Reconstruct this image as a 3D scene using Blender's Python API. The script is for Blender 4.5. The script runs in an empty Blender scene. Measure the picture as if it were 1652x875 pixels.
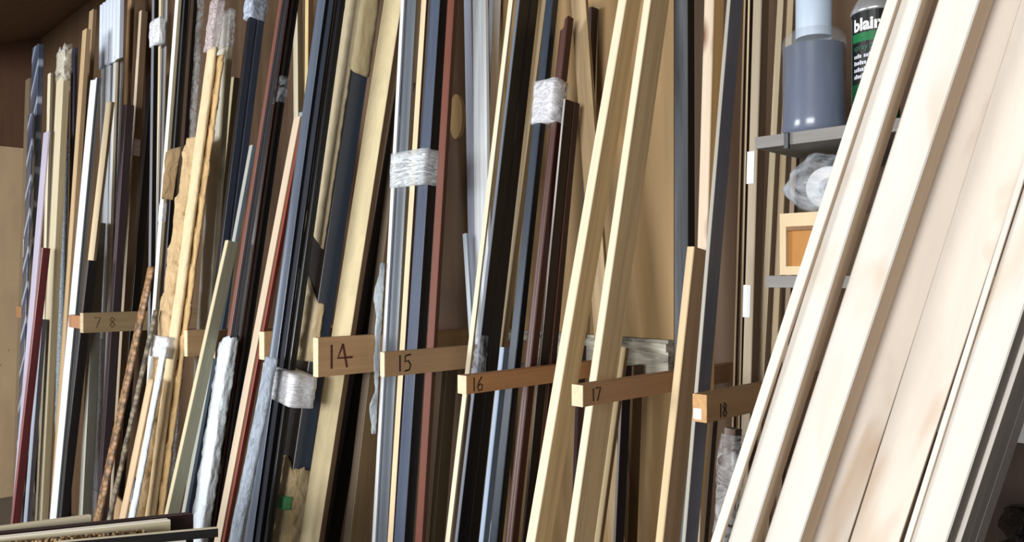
import bpy, bmesh, math, random
from mathutils import Vector, Matrix, noise

random.seed(7)
C = bpy.context.scene.collection
PI = math.pi
# ------------------------------------------------------------------ camera frame
FPX, CX, HY, CZ = 1300.0, 826.0, 446.0, 1.40
_a = Vector((-1260.0, 1300.0)).normalized()
FWD = Vector((-_a.y, -_a.x, 0.0)); FWD = Vector((-0.718, 0.696, 0)).normalized()
RGT = Vector((FWD.y, -FWD.x, 0.0))
CAM = Vector((0, 0, CZ))
YW = 1.45           # face of the back wall
ZB = 1.23           # height of the numbered arms
DT = 0.97           # distance of the arm tips

def ray(x, y):
    return FWD + RGT * ((x - CX) / FPX) + Vector((0, 0, (HY - y) / FPX))
def on_lean(x, y, Y0, s=0.0):            # point on the leaning plane Y = Y0 + s (z - ZB)
    r = ray(x, y)
    d = (Y0 + s * (CZ - ZB)) / (r.y - s * r.z)
    return CAM + r * d
def on_level(x, y, z):
    r = ray(x, y)
    return CAM + r * ((z - CZ) / r.z)

# ------------------------------------------------------------------ colours and materials
def lin(h):
    h = h.lstrip('#')
    out = []
    for i in (0, 2, 4):
        c = int(h[i:i+2], 16) / 255
        out.append(c / 12.92 if c <= 0.04045 else ((c + 0.055) / 1.055) ** 2.4)
    return out
_mats = {}
def newmat(name):
    m = bpy.data.materials.new(name); m.use_nodes = True
    nt = m.node_tree
    b = nt.nodes['Principled BSDF']
    return m, nt, b
def objcoord(nt, scale, rnd=True):
    tc = nt.nodes.new('ShaderNodeTexCoord'); mp = nt.nodes.new('ShaderNodeMapping')
    mp.inputs['Scale'].default_value = scale
    nt.links.new(tc.outputs['Object'], mp.inputs['Vector'])
    if rnd:
        oi = nt.nodes.new('ShaderNodeObjectInfo'); mul = nt.nodes.new('ShaderNodeMath'); mul.operation = 'MULTIPLY'
        mul.inputs[1].default_value = 37.0
        nt.links.new(oi.outputs['Random'], mul.inputs[0]); nt.links.new(mul.outputs[0], mp.inputs['Location'])
    return mp.outputs['Vector']
def ramp(nt, fac, stops):
    r = nt.nodes.new('ShaderNodeValToRGB')
    e = r.color_ramp.elements
    while len(e) < len(stops): e.new(0.5)
    for i, (p, c) in enumerate(stops):
        e[i].position = p; e[i].color = (*c, 1)
    nt.links.new(fac, r.inputs['Fac']); return r.outputs['Color']
def noise_n(nt, vec, scale, detail=4, rough=0.55, dist=0.0):
    n = nt.nodes.new('ShaderNodeTexNoise')
    n.inputs['Scale'].default_value = scale; n.inputs['Detail'].default_value = detail
    n.inputs['Roughness'].default_value = rough; n.inputs['Distortion'].default_value = dist
    nt.links.new(vec, n.inputs['Vector']); return n.outputs['Fac']
def bump(nt, b, h, strength, dist=0.01):
    bp = nt.nodes.new('ShaderNodeBump'); bp.inputs['Strength'].default_value = strength
    bp.inputs['Distance'].default_value = dist
    nt.links.new(h, bp.inputs['Height']); nt.links.new(bp.outputs['Normal'], b.inputs['Normal'])
def scale_c(c, k): return [min(1, x * k) for x in c]

def W(h, k=0.72, rough=0.6, fine=90, knots=0, stain=None):
    """bare timber, grain running along the local Z of each piece"""
    key = ('W', h, k, rough, fine, knots, stain)
    if key in _mats: return _mats[key]
    m, nt, b = newmat('timber_' + h.strip('#')); c = lin(h); g_ = 0.3 * c[0] + 0.6 * c[1] + 0.1 * c[2]; c = [x * 0.82 + g_ * 0.18 for x in c]
    v = objcoord(nt, (fine, fine, 2.2))
    n = noise_n(nt, v, 1.0, 5, 0.6, 0.4)
    col = ramp(nt, n, [(0.30, scale_c(c, k)), (0.52, c), (0.75, scale_c(c, 1.10))])
    if knots:
        v2 = objcoord(nt, (14, 14, 7))
        vo = nt.nodes.new('ShaderNodeTexVoronoi'); vo.inputs['Scale'].default_value = 1.0
        nt.links.new(v2, vo.inputs['Vector'])
        k2 = ramp(nt, vo.outputs['Distance'], [(0.06 * knots, (1, 1, 1)), (0.16 * knots, (0, 0, 0))])
        mx = nt.nodes.new('ShaderNodeMix'); mx.data_type = 'RGBA'
        nt.links.new(k2, mx.inputs['Factor']); nt.links.new(col, mx.inputs['A'])
        mx.inputs['B'].default_value = (*lin('#6b3a22'), 1); col = mx.outputs['Result']
    if stain:
        n3 = noise_n(nt, objcoord(nt, (9, 9, 3.5)), 1.0, 3, 0.5, 0.8)
        f3 = ramp(nt, n3, [(0.60, (0, 0, 0)), (0.72, (0.75, 0.75, 0.75))])
        mx = nt.nodes.new('ShaderNodeMix'); mx.data_type = 'RGBA'
        nt.links.new(f3, mx.inputs['Factor']); nt.links.new(col, mx.inputs['A']); mx.inputs['B'].default_value = (*lin(stain), 1); col = mx.outputs['Result']
    nt.links.new(col, b.inputs['Base Color']); b.inputs['Roughness'].default_value = rough
    b.inputs['Specular IOR Level'].default_value = 0.3
    bump(nt, b, n, 0.12, 0.002)
    _mats[key] = m; return m

def P(h, rough=0.35, k=0.85, metal=0.0, spec=0.5):
    """painted or lacquered finish with slight wear"""
    key = ('P', h, rough, k, metal, spec)
    if key in _mats: return _mats[key]
    m, nt, b = newmat('lacquer_' + h.strip('#')); c = lin(h)
    v = objcoord(nt, (60, 60, 4))
    n = noise_n(nt, v, 1.0, 4, 0.6)
    col = ramp(nt, n, [(0.32, scale_c(c, k)), (0.6, c), (0.85, scale_c(c, 1.12))])
    nt.links.new(col, b.inputs['Base Color'])
    r = nt.nodes.new('ShaderNodeMapRange'); r.inputs['To Min'].default_value = rough * 0.75; r.inputs['To Max'].default_value = min(1, rough * 1.3)
    nt.links.new(n, r.inputs['Value']); nt.links.new(r.outputs['Result'], b.inputs['Roughness'])
    b.inputs['Metallic'].default_value = metal; b.inputs['Specular IOR Level'].default_value = spec
    _mats[key] = m; return m

def PAPER(h, k=0.8, crease=0.6, sc=26):
    key = ('K', h, k, crease, sc)
    if key in _mats: return _mats[key]
    m, nt, b = newmat('paper_' + h.strip('#')); c = lin(h)
    v = objcoord(nt, (1, 1, 0.55))
    n = noise_n(nt, v, sc, 5, 0.6, 1.2)
    col = ramp(nt, n, [(0.3, scale_c(c, k)), (0.6, c), (0.8, scale_c(c, 1.06))])
    nt.links.new(col, b.inputs['Base Color']); b.inputs['Roughness'].default_value = 0.75
    b.inputs['Specular IOR Level'].default_value = 0.2
    bump(nt, b, n, crease, 0.01)
    _mats[key] = m; return m

def FILM(alpha=0.45, h='#e8eef6', sc=60, streak=(1, 1, 1)):
    """crinkled clear plastic: partly see-through, partly a bright glossy crease"""
    key = ('F', alpha, h, sc, streak)
    if key in _mats: return _mats[key]
    m, nt, b = newmat('clear_film')
    v = objcoord(nt, streak)
    n = noise_n(nt, v, sc, 4, 0.6, 2.0)
    b.inputs['Base Color'].default_value = (*lin(h), 1); b.inputs['Roughness'].default_value = 0.24
    r = nt.nodes.new('ShaderNodeMapRange')
    r.inputs['From Min'].default_value = 0.36; r.inputs['From Max'].default_value = 0.66
    r.inputs['To Min'].default_value = max(0.0, alpha - 0.3); r.inputs['To Max'].default_value = min(1, alpha + 0.4)
    nt.links.new(n, r.inputs['Value']); nt.links.new(r.outputs['Result'], b.inputs['Alpha'])
    bump(nt, b, n, 0.45, 0.01)
    _mats[key] = m; return m

def CARVED(h1, h2, sc=55, strength=1.0, metal=0.0):
    key = ('C', h1, h2, sc, metal)
    if key in _mats: return _mats[key]
    m, nt, b = newmat('carved_' + h1.strip('#'))
    v = objcoord(nt, (1, 1, 1))
    vo = nt.nodes.new('ShaderNodeTexVoronoi'); vo.inputs['Scale'].default_value = sc
    nt.links.new(v, vo.inputs['Vector'])
    col = ramp(nt, vo.outputs['Distance'], [(0.1, lin(h2)), (0.55, lin(h1)), (0.8, scale_c(lin(h1), 0.5))])
    nt.links.new(col, b.inputs['Base Color']); b.inputs['Roughness'].default_value = 0.5; b.inputs['Metallic'].default_value = metal
    bump(nt, b, vo.outputs['Distance'], strength, 0.01)
    _mats[key] = m; return m

def WRAPPED(h1, h2, ang=0.9, sc=30):
    """moulding seen through tight plastic with diagonal folds"""
    key = ('D', h1, h2, ang, sc)
    if key in _mats: return _mats[key]
    m, nt, b = newmat('film_wrapped_' + h1.strip('#'))
    tc = nt.nodes.new('ShaderNodeTexCoord'); mp = nt.nodes.new('ShaderNodeMapping')
    mp.inputs['Rotation'].default_value = (0, ang, 0)
    nt.links.new(tc.outputs['Object'], mp.inputs['Vector'])
    w = nt.nodes.new('ShaderNodeTexWave'); w.inputs['Scale'].default_value = sc / 10; w.inputs['Distortion'].default_value = 1.2
    w.inputs['Detail'].default_value = 3; w.bands_direction = 'Z'
    nt.links.new(mp.outputs['Vector'], w.inputs['Vector'])
    col = ramp(nt, w.outputs['Fac'], [(0.0, scale_c(lin(h1), 0.8)), (0.86, lin(h1)), (0.985, lin(h2))])  # pale streaks are the film's highlights, painted into the colour
    nt.links.new(col, b.inputs['Base Color']); b.inputs['Roughness'].default_value = 0.22
    bump(nt, b, w.outputs['Fac'], 0.5, 0.01)
    _mats[key] = m; return m

# ------------------------------------------------------------------ object helpers
def props(o, label=None, cat=None, group=None, kind=None):
    if label: o['label'] = label
    if cat: o['category'] = cat; o['kind'] = 'thing'
    if group: o['group'] = group
    if kind: o['kind'] = kind
    return o
WORLD = {}          # world matrices by object name, as the depsgraph is not evaluated while building
def put(name, bm, mats, world=None, parent=None, smooth=False):
    me = bpy.data.meshes.new(name); bmesh.ops.recalc_face_normals(bm, faces=bm.faces[:]); bm.to_mesh(me); bm.free()
    for m in (mats if isinstance(mats, (list, tuple)) else [mats]): me.materials.append(m)
    if smooth:
        for p in me.polygons: p.use_smooth = True
    o = bpy.data.objects.new(name, me); C.objects.link(o)
    world = world or Matrix.Identity(4)
    if parent is not None:
        o.parent = parent; o.matrix_basis = WORLD[parent.name].inverted() @ world
    else:
        o.matrix_basis = world
    WORLD[o.name] = world.copy()
    return o
def empty(name, loc, label, cat, group=None):
    o = bpy.data.objects.new(name, None); C.objects.link(o); o.location = loc
    o.empty_display_size = 0.05
    WORLD[o.name] = Matrix.Translation(loc)
    return props(o, label, cat, group)
def box(bm, x0, x1, y0, y1, z0, z1, mi=0):
    vs = [bm.verts.new((x, y, z)) for z in (z0, z1) for y in (y0, y1) for x in (x0, x1)]
    for q in ((0, 1, 3, 2), (4, 6, 7, 5), (0, 4, 5, 1), (2, 3, 7, 6), (0, 2, 6, 4), (1, 5, 7, 3)):
        f = bm.faces.new([vs[i] for i in q]); f.material_index = mi
def bevelled_box(x0, x1, y0, y1, z0, z1, bev=0.002):
    bm = bmesh.new(); box(bm, x0, x1, y0, y1, z0, z1)
    bmesh.ops.bevel(bm, geom=bm.edges[:], offset=bev, segments=2, affect='EDGES', profile=0.7)
    return bm
def tube(bm, pts, r, n=8, flat=None):
    """round tube through pts; used for pen strokes and wires"""
    rings = []
    for i, p in enumerate(pts):
        p = Vector(p)
        t = (Vector(pts[min(i + 1, len(pts) - 1)]) - Vector(pts[max(i - 1, 0)])).normalized()
        up = Vector((0, 0, 1)) if abs(t.z) < 0.9 else Vector((1, 0, 0))
        a = t.cross(up).normalized(); b = t.cross(a).normalized()
        if flat is not None:
            fl = Vector(flat).normalized(); b = fl; a = t.cross(fl).normalized()
        rings.append([bm.verts.new(p + a * math.cos(2 * PI * k / n) * r + b * math.sin(2 * PI * k / n) * (r if flat is None else r * 0.15)) for k in range(n)])
    for i in range(len(rings) - 1):
        for k in range(n):
            bm.faces.new((rings[i][k], rings[i][(k + 1) % n], rings[i + 1][(k + 1) % n], rings[i + 1][k]))
    bm.faces.new(rings[0]); bm.faces.new(rings[-1][::-1])
def lathe(bm, prof, n=40, mi=0):
    rings = []
    for (r, z) in prof:
        if r < 1e-5: rings.append([bm.verts.new((0, 0, z))])
        else: rings.append([bm.verts.new((r * math.cos(2 * PI * k / n), r * math.sin(2 * PI * k / n), z)) for k in range(n)])
    for i in range(len(rings) - 1):
        A, B = rings[i], rings[i + 1]
        for k in range(n):
            k2 = (k + 1) % n
            if len(A) == 1 and len(B) == 1: continue
            if len(A) == 1: f = bm.faces.new((A[0], B[k2], B[k]))
            elif len(B) == 1: f = bm.faces.new((A[k], A[k2], B[0]))
            else: f = bm.faces.new((A[k], A[k2], B[k2], B[k]))
            f.material_index = mi

# cross-sections of the mouldings: (x across the face 0..1, y into the depth 0..1), first run = face (slot 0), rest = side and back (slot 1)
def section(kind, a, b):
    c = min(min(a, b) * 0.10, 0.0014)
    if kind == 'flat':
        front = [(0, c), (c, 0), (a - c, 0), (a, c)]
    elif kind == 'ridged':                       # three reeds on the face
        front = [(0, c)]
        for i in range(3):
            x0 = a * (0.03 + i * 0.32); w = a * 0.30
            for t in (0.0, 0.25, 0.5, 0.75, 1.0):
                front.append((x0 + w * t, b * 0.12 * (1 - math.sin(PI * t))))
        front.append((a, c))
    elif kind == 'cove':                         # raised outer lip, hollow, inner lip
        front = [(0, 0), (a * .12, 0)] + [(a * (.12 + .66 * t), b * .34 * math.sin(PI * t * .92)) for t in (.1, .25, .4, .55, .7, .85)] + [(a * .80, b * .06), (a * .96, b * .06), (a, b * .12)]
    elif kind == 'step':                         # two flat steps
        front = [(0, b * .22), (a * .28, b * .22), (a * .34, b * .10), (a * .60, b * .10), (a * .66, 0), (a - c, 0), (a, c)]
    elif kind == 'round':
        front = [(a * (0.5 - 0.5 * math.cos(PI * t)), b * .45 * (1 - math.sin(PI * t))) for t in [i / 8 for i in range(9)]]
    elif kind == 'scoop':                        # ogee
        front = [(a * t, b * (.16 + .16 * math.sin(2 * PI * t))) for t in [i / 10 for i in range(11)]]
    elif kind == 'roll':
        pts = [(a * (.5 - .5 * math.cos(2 * PI * t)), b * (.5 - .5 * math.sin(2 * PI * t))) for t in [i / 18 for i in range(18)]]
        return pts, 18
    if kind in ('step', 'cove'):
        back = [(a, b * .42), (a * .94, b * .47), (a * .94, b * .56), (a, b * .60), (a, b), (a * .35, b), (a * .35, b * .8), (0, b * .8)]
    else:
        back = [(a, b - c), (a - c, b), (c, b), (0, b - c)]
    return front + back, len(front)

LOG = []
def frame(L, fw, sw, Y, s):
    (x1, y1), (x2, y2) = L
    r1, r2 = ray(x1, y1), ray(x2, y2)
    if s is None:
        den = r1.x * r2.z - r2.x * r1.z
        s = (r1.x * r2.y - r2.x * r1.y) / den
        s = max(0.02, min(0.27, s))
    pt, pb = on_lean(x1, y1, Y, s), on_lean(x2, y2, Y, s)
    a = (pt - pb).normalized()
    w = (Vector((1, 0, 0)) - a * a.x).normalized()
    n = a.cross(w).normalized()
    if n.y < 0: n = -n
    xm, ym = (x1 + x2) / 2, (y1 + y2) / 2
    p0 = on_lean(xm, ym, Y, s); p1 = on_lean(xm + fw, ym, Y, s)
    A = (p1 - p0).length
    if sw:
        rel = p1 - CAM; u2 = (xm + fw + sw - CX) / FPX
        R1, F1 = rel.dot(RGT), rel.dot(FWD)
        B = (u2 * F1 - R1) / (RGT.y - FWD.y * u2)
    else:
        B = 0.016
    return pt, pb, a, w, n, A, B, s

class St: pass
def build_strip(name, L, fw, sw, Y, mats, prof='flat', top=False, bot=False, s=None, parent=None, ztop=2.55, amp=0.0, rows=1, spiral=0.0, B=None, A=None, tilt=0.0, topslant=0.0):
    pt, pb, a, w, n, A_, B_, s = frame(L, fw, sw, Y, s)
    A = A or A_; B = B or B_
    # lower end: floor unless it stops in view
    if bot: base = pb
    else:
        rise = B * max(0, -n.z) + A * max(0, -w.z) + 0.001
        base = pb + a * ((rise - pb.z) / a.z)
    if top: ln = (pt - base).dot(a)
    else:
        zl = ztop
        if a.y > 1e-4: zl = min(zl, base.z + (YW - 0.016 - B - base.y) / a.y * a.z)
        ln = max((zl - base.z) / a.z, (pt - base).dot(a) + 0.02)
    pts, nf = section(prof, A, B)
    bm = bmesh.new(); rings = []
    nr = rows if rows > 1 else 1
    for i in range(nr + 1):
        z = ln * i / nr; ring = []
        for k, (x, y) in enumerate(pts):
            dx = dy = 0.0
            if amp:
                cx, cy = A / 2, B / 2
                v = Vector((x - cx, y - cy, 0)); v = v.normalized() if v.length > 1e-6 else v
                q = noise.noise(Vector((x * 55 + Y * 9 + L[0][0], y * 55, z * 16))) + 0.6 * noise.noise(Vector((x * 120, y * 120 + L[0][0], z * 45)))
                if spiral:
                    th = math.atan2(y - cy, x - cx) / (2 * PI)
                    q += 1.6 * ((th + z / spiral) % 1.0) - 0.8
                dx, dy = v.x * amp * q, v.y * amp * q
            zz = z + (topslant * (x / A - 0.5) if i == nr else 0)
            ring.append(bm.verts.new((x + dx, y + dy, zz)))
        rings.append(ring)
    N = len(pts)
    for i in range(nr):
        for k in range(N):
            f = bm.faces.new((rings[i][k], rings[i][(k + 1) % N], rings[i + 1][(k + 1) % N], rings[i + 1][k]))
            f.material_index = 0 if k < nf - 1 or prof == 'roll' else 1  # many timber sides get a darker mix, their shade put into the colour
    for rg, nm in ((rings[0], 2), (rings[-1], 2)):
        f = bm.faces.new(rg); f.material_index = min(nm, len(mats) - 1)
    M = Matrix((( w.x, n.x, a.x, base.x), (w.y, n.y, a.y, base.y), (w.z, n.z, a.z, base.z), (0, 0, 0, 1)))
    o = put(name, bm, list(mats), M, parent, smooth=(prof == 'roll'))
    S = St(); S.o, S.M, S.A, S.B, S.ln, S.base, S.a, S.Y, S.s, S.L = o, M, A, B, ln, base, a, Y, s, L
    LOG.append('%-24s X %.3f..%.3f Y %.3f s %.3f  %.1f x %.1f cm  len %.2f zb %.2f' % (o.name, base.x + a.x / a.z * (ZB - base.z), base.x + a.x / a.z * (ZB - base.z) + A, Y, s, A * 100, B * 100, ln, base.z))
    return S
def zrow(S, y):
    """distance along the strip at which it crosses photo height y"""
    (x1, y1), (x2, y2) = S.L
    x = x1 + (x2 - x1) * (y - y1) / (y2 - y1)
    return (on_lean(x, y, S.Y, S.s) - S.base).dot(S.a)

RACK = 'mouldings and battens leaning in the numbered rack'
def strip(name, label, L, fw, sw, Y, mats, cat='moulding', group=RACK, **kw):
    if not isinstance(mats, (list, tuple)): mats = (mats,)
    if len(mats) == 1: mats = (mats[0], mats[0], mats[0])
    elif len(mats) == 2: mats = (mats[0], mats[1], mats[1])
    S = build_strip(name, L, fw, sw, Y, mats, **kw)
    props(S.o, label, cat, group); return S
def member(root, name, L, fw, sw, Y, mats, label=None, **kw):
    if not isinstance(mats, (list, tuple)): mats = (mats,)
    if len(mats) == 1: mats = (mats[0], mats[0], mats[0])
    elif len(mats) == 2: mats = (mats[0], mats[1], mats[1])
    S = build_strip(name, L, fw, sw, Y, mats, parent=root, **kw)
    if label: S.o['label'] = label
    return S
def sleeve(S, parent, name, y1, y2, mat, x=(None, None), d=(None, None), amp=0.0015, slant=0.0, slant2=None, label=None, m=0.0016, rag=0.0):
    """a wrap (tape, film, paper) around a strip between two photo heights"""
    z1, z2 = sorted((zrow(S, y1), zrow(S, y2)))
    x0 = -m if x[0] is None else x[0]; x1 = S.A + m if x[1] is None else x[1]
    d0 = -m if d[0] is None else d[0]; d1 = S.B + m if d[1] is None else d[1]
    per = []
    def seg(p, q, k):
        for i in range(k): per.append((p[0] + (q[0] - p[0]) * i / k, p[1] + (q[1] - p[1]) * i / k))
    r = min(x1 - x0, d1 - d0) * 0.12
    seg((x0 + r, d0), (x1 - r, d0), 7); seg((x1 - r, d0), (x1, d0 + r), 2); seg((x1, d0 + r), (x1, d1 - r), 6); seg((x1, d1 - r), (x1 - r, d1), 2)
    seg((x1 - r, d1), (x0 + r, d1), 7); seg((x0 + r, d1), (x0, d1 - r), 2); seg((x0, d1 - r), (x0, d0 + r), 6); seg((x0, d0 + r), (x0 + r, d0), 2)
    rows = max(6, min(60, int((z2 - z1) / 0.012)))
    bm = bmesh.new(); rings = []
    cx, cy = (x0 + x1) / 2, (d0 + d1) / 2
    s2 = slant if slant2 is None else slant2
    for i in range(rows + 1):
        t = i / rows; ring = []
        for (px, py) in per:
            zz = z1 + (z2 - z1) * t
            fx = (px - x0) / (x1 - x0) - 0.5
            zz += fx * (slant * (1 - t) + s2 * t)
            if rag and (i == 0 or i == rows): zz += rag * noise.noise(Vector((px * 160, py * 160, i + y1)))
            v = Vector((px - cx, py - cy, 0)); v.normalize()
            q = abs(noise.noise(Vector((px * 70 + y1, py * 70, zz * 40)))) * 1.6 + abs(noise.noise(Vector((px * 30, py * 30 + y1, zz * 14))))
            ring.append(bm.verts.new((px + v.x * amp * q, py + v.y * amp * q, zz)))
        rings.append(ring)
    N = len(per)
    for i in range(rows):
        for k in range(N): bm.faces.new((rings[i][k], rings[i][(k + 1) % N], rings[i + 1][(k + 1) % N], rings[i + 1][k]))
    bm.faces.new(rings[0]); bm.faces.new(rings[-1])
    o = put(name, bm, mat, S.M.copy(), parent, smooth=True)
    if label: o['label'] = label
    return o

# ------------------------------------------------------------------ palette
PINE = W('#cfae74'); PINE_LIT = W('#e8dbb6', 0.9)  # one pine in two mixes: paler for the lit face, darker for the shaded side
TAN = W('#b59468'); TAN_D = W('#8f7350'); BEIGE = W('#bdb08c', 0.8); BEIGE_D = W('#94876a', 0.8)  # TAN_D and BEIGE_D are darker side mixes with the shade coloured in
OLIVE = W('#8f8a6e', 0.8); OLIVE_D = W('#6f6a54', 0.8); BROWN = W('#6e5238'); BROWN_D = W('#3f2e20'); CREAMW = W('#e2d6b6', 0.88)
BLACK = P('#15161a', 0.32); BLACK_S = P('#0e0e10', 0.45); NAVY = P('#27303f', 0.32); SLATE = P('#4d5563', 0.35); SLATE_D = P('#363c47', 0.4)
STEEL = P('#6d7889', 0.35); BLUE = P('#6f7fa3', 0.35); WHITE = P('#dfe4ea', 0.4, 0.92); WHITE_D = P('#a9b2bf', 0.45, 0.9); CREAM = P('#e0d5b8', 0.45, 0.92)
RED = P('#6e2a22', 0.4); REDB = P('#7c3a24', 0.45); MAHOG = P('#4a241c', 0.35); MAHOG_D = P('#26110f', 0.4); PLUM = P('#3a2c34', 0.4)
LAV = P('#b9b3c6', 0.4, 0.9); GREY = P('#8b8c88', 0.45); GREY_D = P('#55565a', 0.45)
KRAFT = PAPER('#cbae84', 0.74, 1.0, 34); KRAFT_L = PAPER('#ddc8a2', 0.85, 0.5); TISSUE = PAPER('#dde6ec', 0.88, 0.9, 40); PARCEL = PAPER('#d0c09a', 0.86, 0.35, 18); PARCEL_L = PAPER('#ead9b4', 0.9, 0.35, 18)
TAPE = FILM(0.88, '#f4f6fb', 26, (1, 1, 3)); FILM_L = FILM(0.42, '#e4ecf4', 55); FILM_D = FILM(0.12, '#cfd6e0', 18)

# ------------------------------------------------------------------ setting
def structure(name, bm, mat):
    o = put(name, bm, mat); o['kind'] = 'structure'; return o
XL = -5.9
def wallmat(name, h, axis_scale, k=0.8, rough=0.7):
    m, nt, b = newmat(name); c = lin(h)
    v = objcoord(nt, axis_scale, False)
    n = noise_n(nt, v, 1.0, 6, 0.6, 0.8)
    n2 = noise_n(nt, v, 0.25, 2, 0.5, 0.3)
    col = ramp(nt, n, [(0.3, scale_c(c, k)), (0.55, c), (0.8, scale_c(c, 1.08))])
    mx = nt.nodes.new('ShaderNodeMix'); mx.data_type = 'RGBA'; mx.blend_type = 'MULTIPLY'; mx.inputs['Factor'].default_value = 0.35
    nt.links.new(col, mx.inputs['A']); nt.links.new(ramp(nt, n2, [(0.3, (0.6, 0.55, 0.5)), (0.7, (1, 1, 1))]), mx.inputs['B'])
    nt.links.new(mx.outputs['Result'], b.inputs['Base Color']); b.inputs['Roughness'].default_value = rough
    return m
PLY = wallmat('plywood_panel', '#a98a5e', (22, 22, 1.6), 0.86)
WB = wallmat('brown_back_wall', '#5f4730', (22, 22, 1.6), 0.8)  # dark brown also stands in for shaded plywood left of the panel
bm = bmesh.new(); box(bm, XL - 0.1, 1.6, YW, YW + 0.1, 0, 3.2); structure('wall_back', bm, WB)
bm = bmesh.new(); box(bm, -1.56, -0.99, YW - 0.012, YW - 0.0005, 0.001, 2.6); props(put('plywood_backing', bm, PLY), 'tan plywood backing on the wall behind the two pine battens', 'plywood')  # stops short; the darker wall plays its shaded left part
bm = bmesh.new(); box(bm, XL - 0.1, XL, -3.2, YW, 0, 3.2); structure('wall_left', bm, wallmat('brown_wall', '#5a3c28', (20, 20, 2), 0.8))
bm = bmesh.new(); box(bm, XL - 0.1, 1.6, -3.2, YW + 0.1, -0.1, 0); structure('floor', bm, wallmat('concrete_floor', '#6a6258', (3, 3, 3), 0.8))
# ceiling: a sloping soffit along the back wall, then level
bm = bmesh.new()
pf = [(YW, 2.95), (0.55, 2.61), (-3.2, 2.61), (-3.2, 2.70), (0.5, 2.70), (YW, 3.05)]
A_, B_ = [bm.verts.new((XL, y, z)) for y, z in pf], [bm.verts.new((1.6, y, z)) for y, z in pf]
for i in range(6): bm.faces.new((A_[i], A_[(i + 1) % 6], B_[(i + 1) % 6], B_[i]))
bm.faces.new(A_); bm.faces.new(B_)
structure('ceiling', bm, wallmat('ceiling_boards', '#6e5740', (2, 30, 30), 0.8))
# weathered painted rail on the back wall that the arms are fixed to
m_rail, nt, b = newmat('weathered_rail')
v = objcoord(nt, (5, 30, 30), False); n = noise_n(nt, v, 1.0, 5, 0.65, 1.0)
nt.links.new(ramp(nt, n, [(0.36, lin('#3f3d39')), (0.48, lin('#8f8a7d')), (0.62, lin('#cbc5b4'))]), b.inputs['Base Color']); b.inputs['Roughness'].default_value = 0.7
bm = bmesh.new(); box(bm, -1.56, -0.99, YW - 0.032, YW - 0.012, 1.165, 1.265); box(bm, -1.56, -0.99, YW - 0.040, YW - 0.032, 1.24, 1.258)
structure('trim_1', bm, m_rail)

# ------------------------------------------------------------------ numbered arms
def arm(tx, fw_px, yt, yb, digits, label, mats, length=None, DT=DT, ink='#2a1512', dz=0.0, dy0=0.02, hh=0.7):
    p = on_lean(tx, (yt + yb) / 2, DT, 0.0)
    zt, zb = on_lean(tx, yt, DT).z, on_lean(tx, yb, DT).z
    wd = on_lean(tx + fw_px, (yt + yb) / 2, DT).x - p.x
    L_ = YW - (0.041 if -1.56 < p.x < -0.99 else 0.0) - DT if length is None else length
    h = zt - zb
    bm = bevelled_box(0, wd, 0, h, 0, L_, 0.0015)     # built along local Z so that the grain runs along it
    for f in bm.faces:
        cc = f.calc_center_median()
        f.material_index = 1 if cc.z < 0.002 else 0
    M = Matrix(((1, 0, 0, p.x), (0, 0, 1, DT), (0, 1, 0, zb), (0, 0, 0, 1)))
    o = put('rack_divider', bm, mats, M)
    props(o, label, 'rack arm', 'numbered rack arms')
    x = wd + 0.0004
    G = {'1': [[(0.5, 0), (0.5, 1)]], '7': [[(0, 1), (1, 1), (0.35, 0)]],
         '4': [[(0.45, 1), (0.0, 0.42), (1.3, 0.42)], [(0.45, 1.0), (0.8, 0)]],
         '5': [[(0.95, 1), (0.2, 0.95), (0.15, 0.58), (0.6, 0.62), (0.95, 0.35), (0.75, 0.05), (0.1, 0.0)]],
         '6': [[(0.8, 1), (0.25, 0.6), (0.05, 0.25), (0.3, 0), (0.8, 0.08), (0.9, 0.35), (0.55, 0.5), (0.1, 0.3)]],
         '8': [[(0.5, 0.52), (0.1, 0.75), (0.45, 1), (0.85, 0.78), (0.5, 0.52), (0.05, 0.22), (0.45, 0), (0.95, 0.2), (0.5, 0.52)]]}
    if digits:
        yy = dy0; H = h * hh; Wd = H * 0.55
        for ch in digits:
            if ch == ' ': yy += Wd * 1.1; continue
            bm = bmesh.new()
            for st in G[ch]:
                pts = [Vector((x, h * (1 - hh) / 2 + q[1] * H + dz, yy + q[0] * Wd)) for q in st]
                tube(bm, pts, h * 0.026 + 0.0005, 6, flat=(1, 0, 0))
            put('digit', bm, P(ink, 0.8), M.copy(), o)
            yy += Wd * (1.05 if ch == '1' else 1.5)
    return o, M, wd, h
ARM = W('#c79a62', 0.85, 0.6, 60); ARM_E = W('#e6cfa4', 0.85); ARM_G = W('#a58a5e', 0.85, 0.6, 60)  # ARM_E is a paler mix that paints the arm tips as lit
arm(505, 8, 545, 608, '14', 'tall light wood rack arm marked 14', (ARM, ARM_E), ink='#5a2c22', hh=0.62)
arm(613, 7, 568, 608, '15', 'flat wood rack arm marked 15', (W('#b48c5c', 0.88, 0.6, 60), ARM_E), ink='#2a1214', dy0=0.03, hh=0.66)
arm(738, 14, 605, 635, '16', 'slim orange-brown rack arm marked 16', (W('#b98045', 0.85, 0.6, 60), ARM_E), ink='#3a1a0c', hh=0.75, dy0=0.012)
arm(922, 18, 620, 655, '17', 'square rack arm marked 17 with small knots', (W('#b48452', 0.85, 0.6, 60, 0.5), ARM_E), ink='#20130f', hh=0.6, dy0=0.02)
o18, M18, w18, h18 = arm(1117, 23, 635, 680, '18', 'thick square rack arm marked 18 with white sticker on its end', (W('#a67c4c', 0.85, 0.6, 60), W('#cf9a55', 0.8)), ink='#15100e', hh=0.5, dy0=0.03, dz=-0.006)
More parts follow.
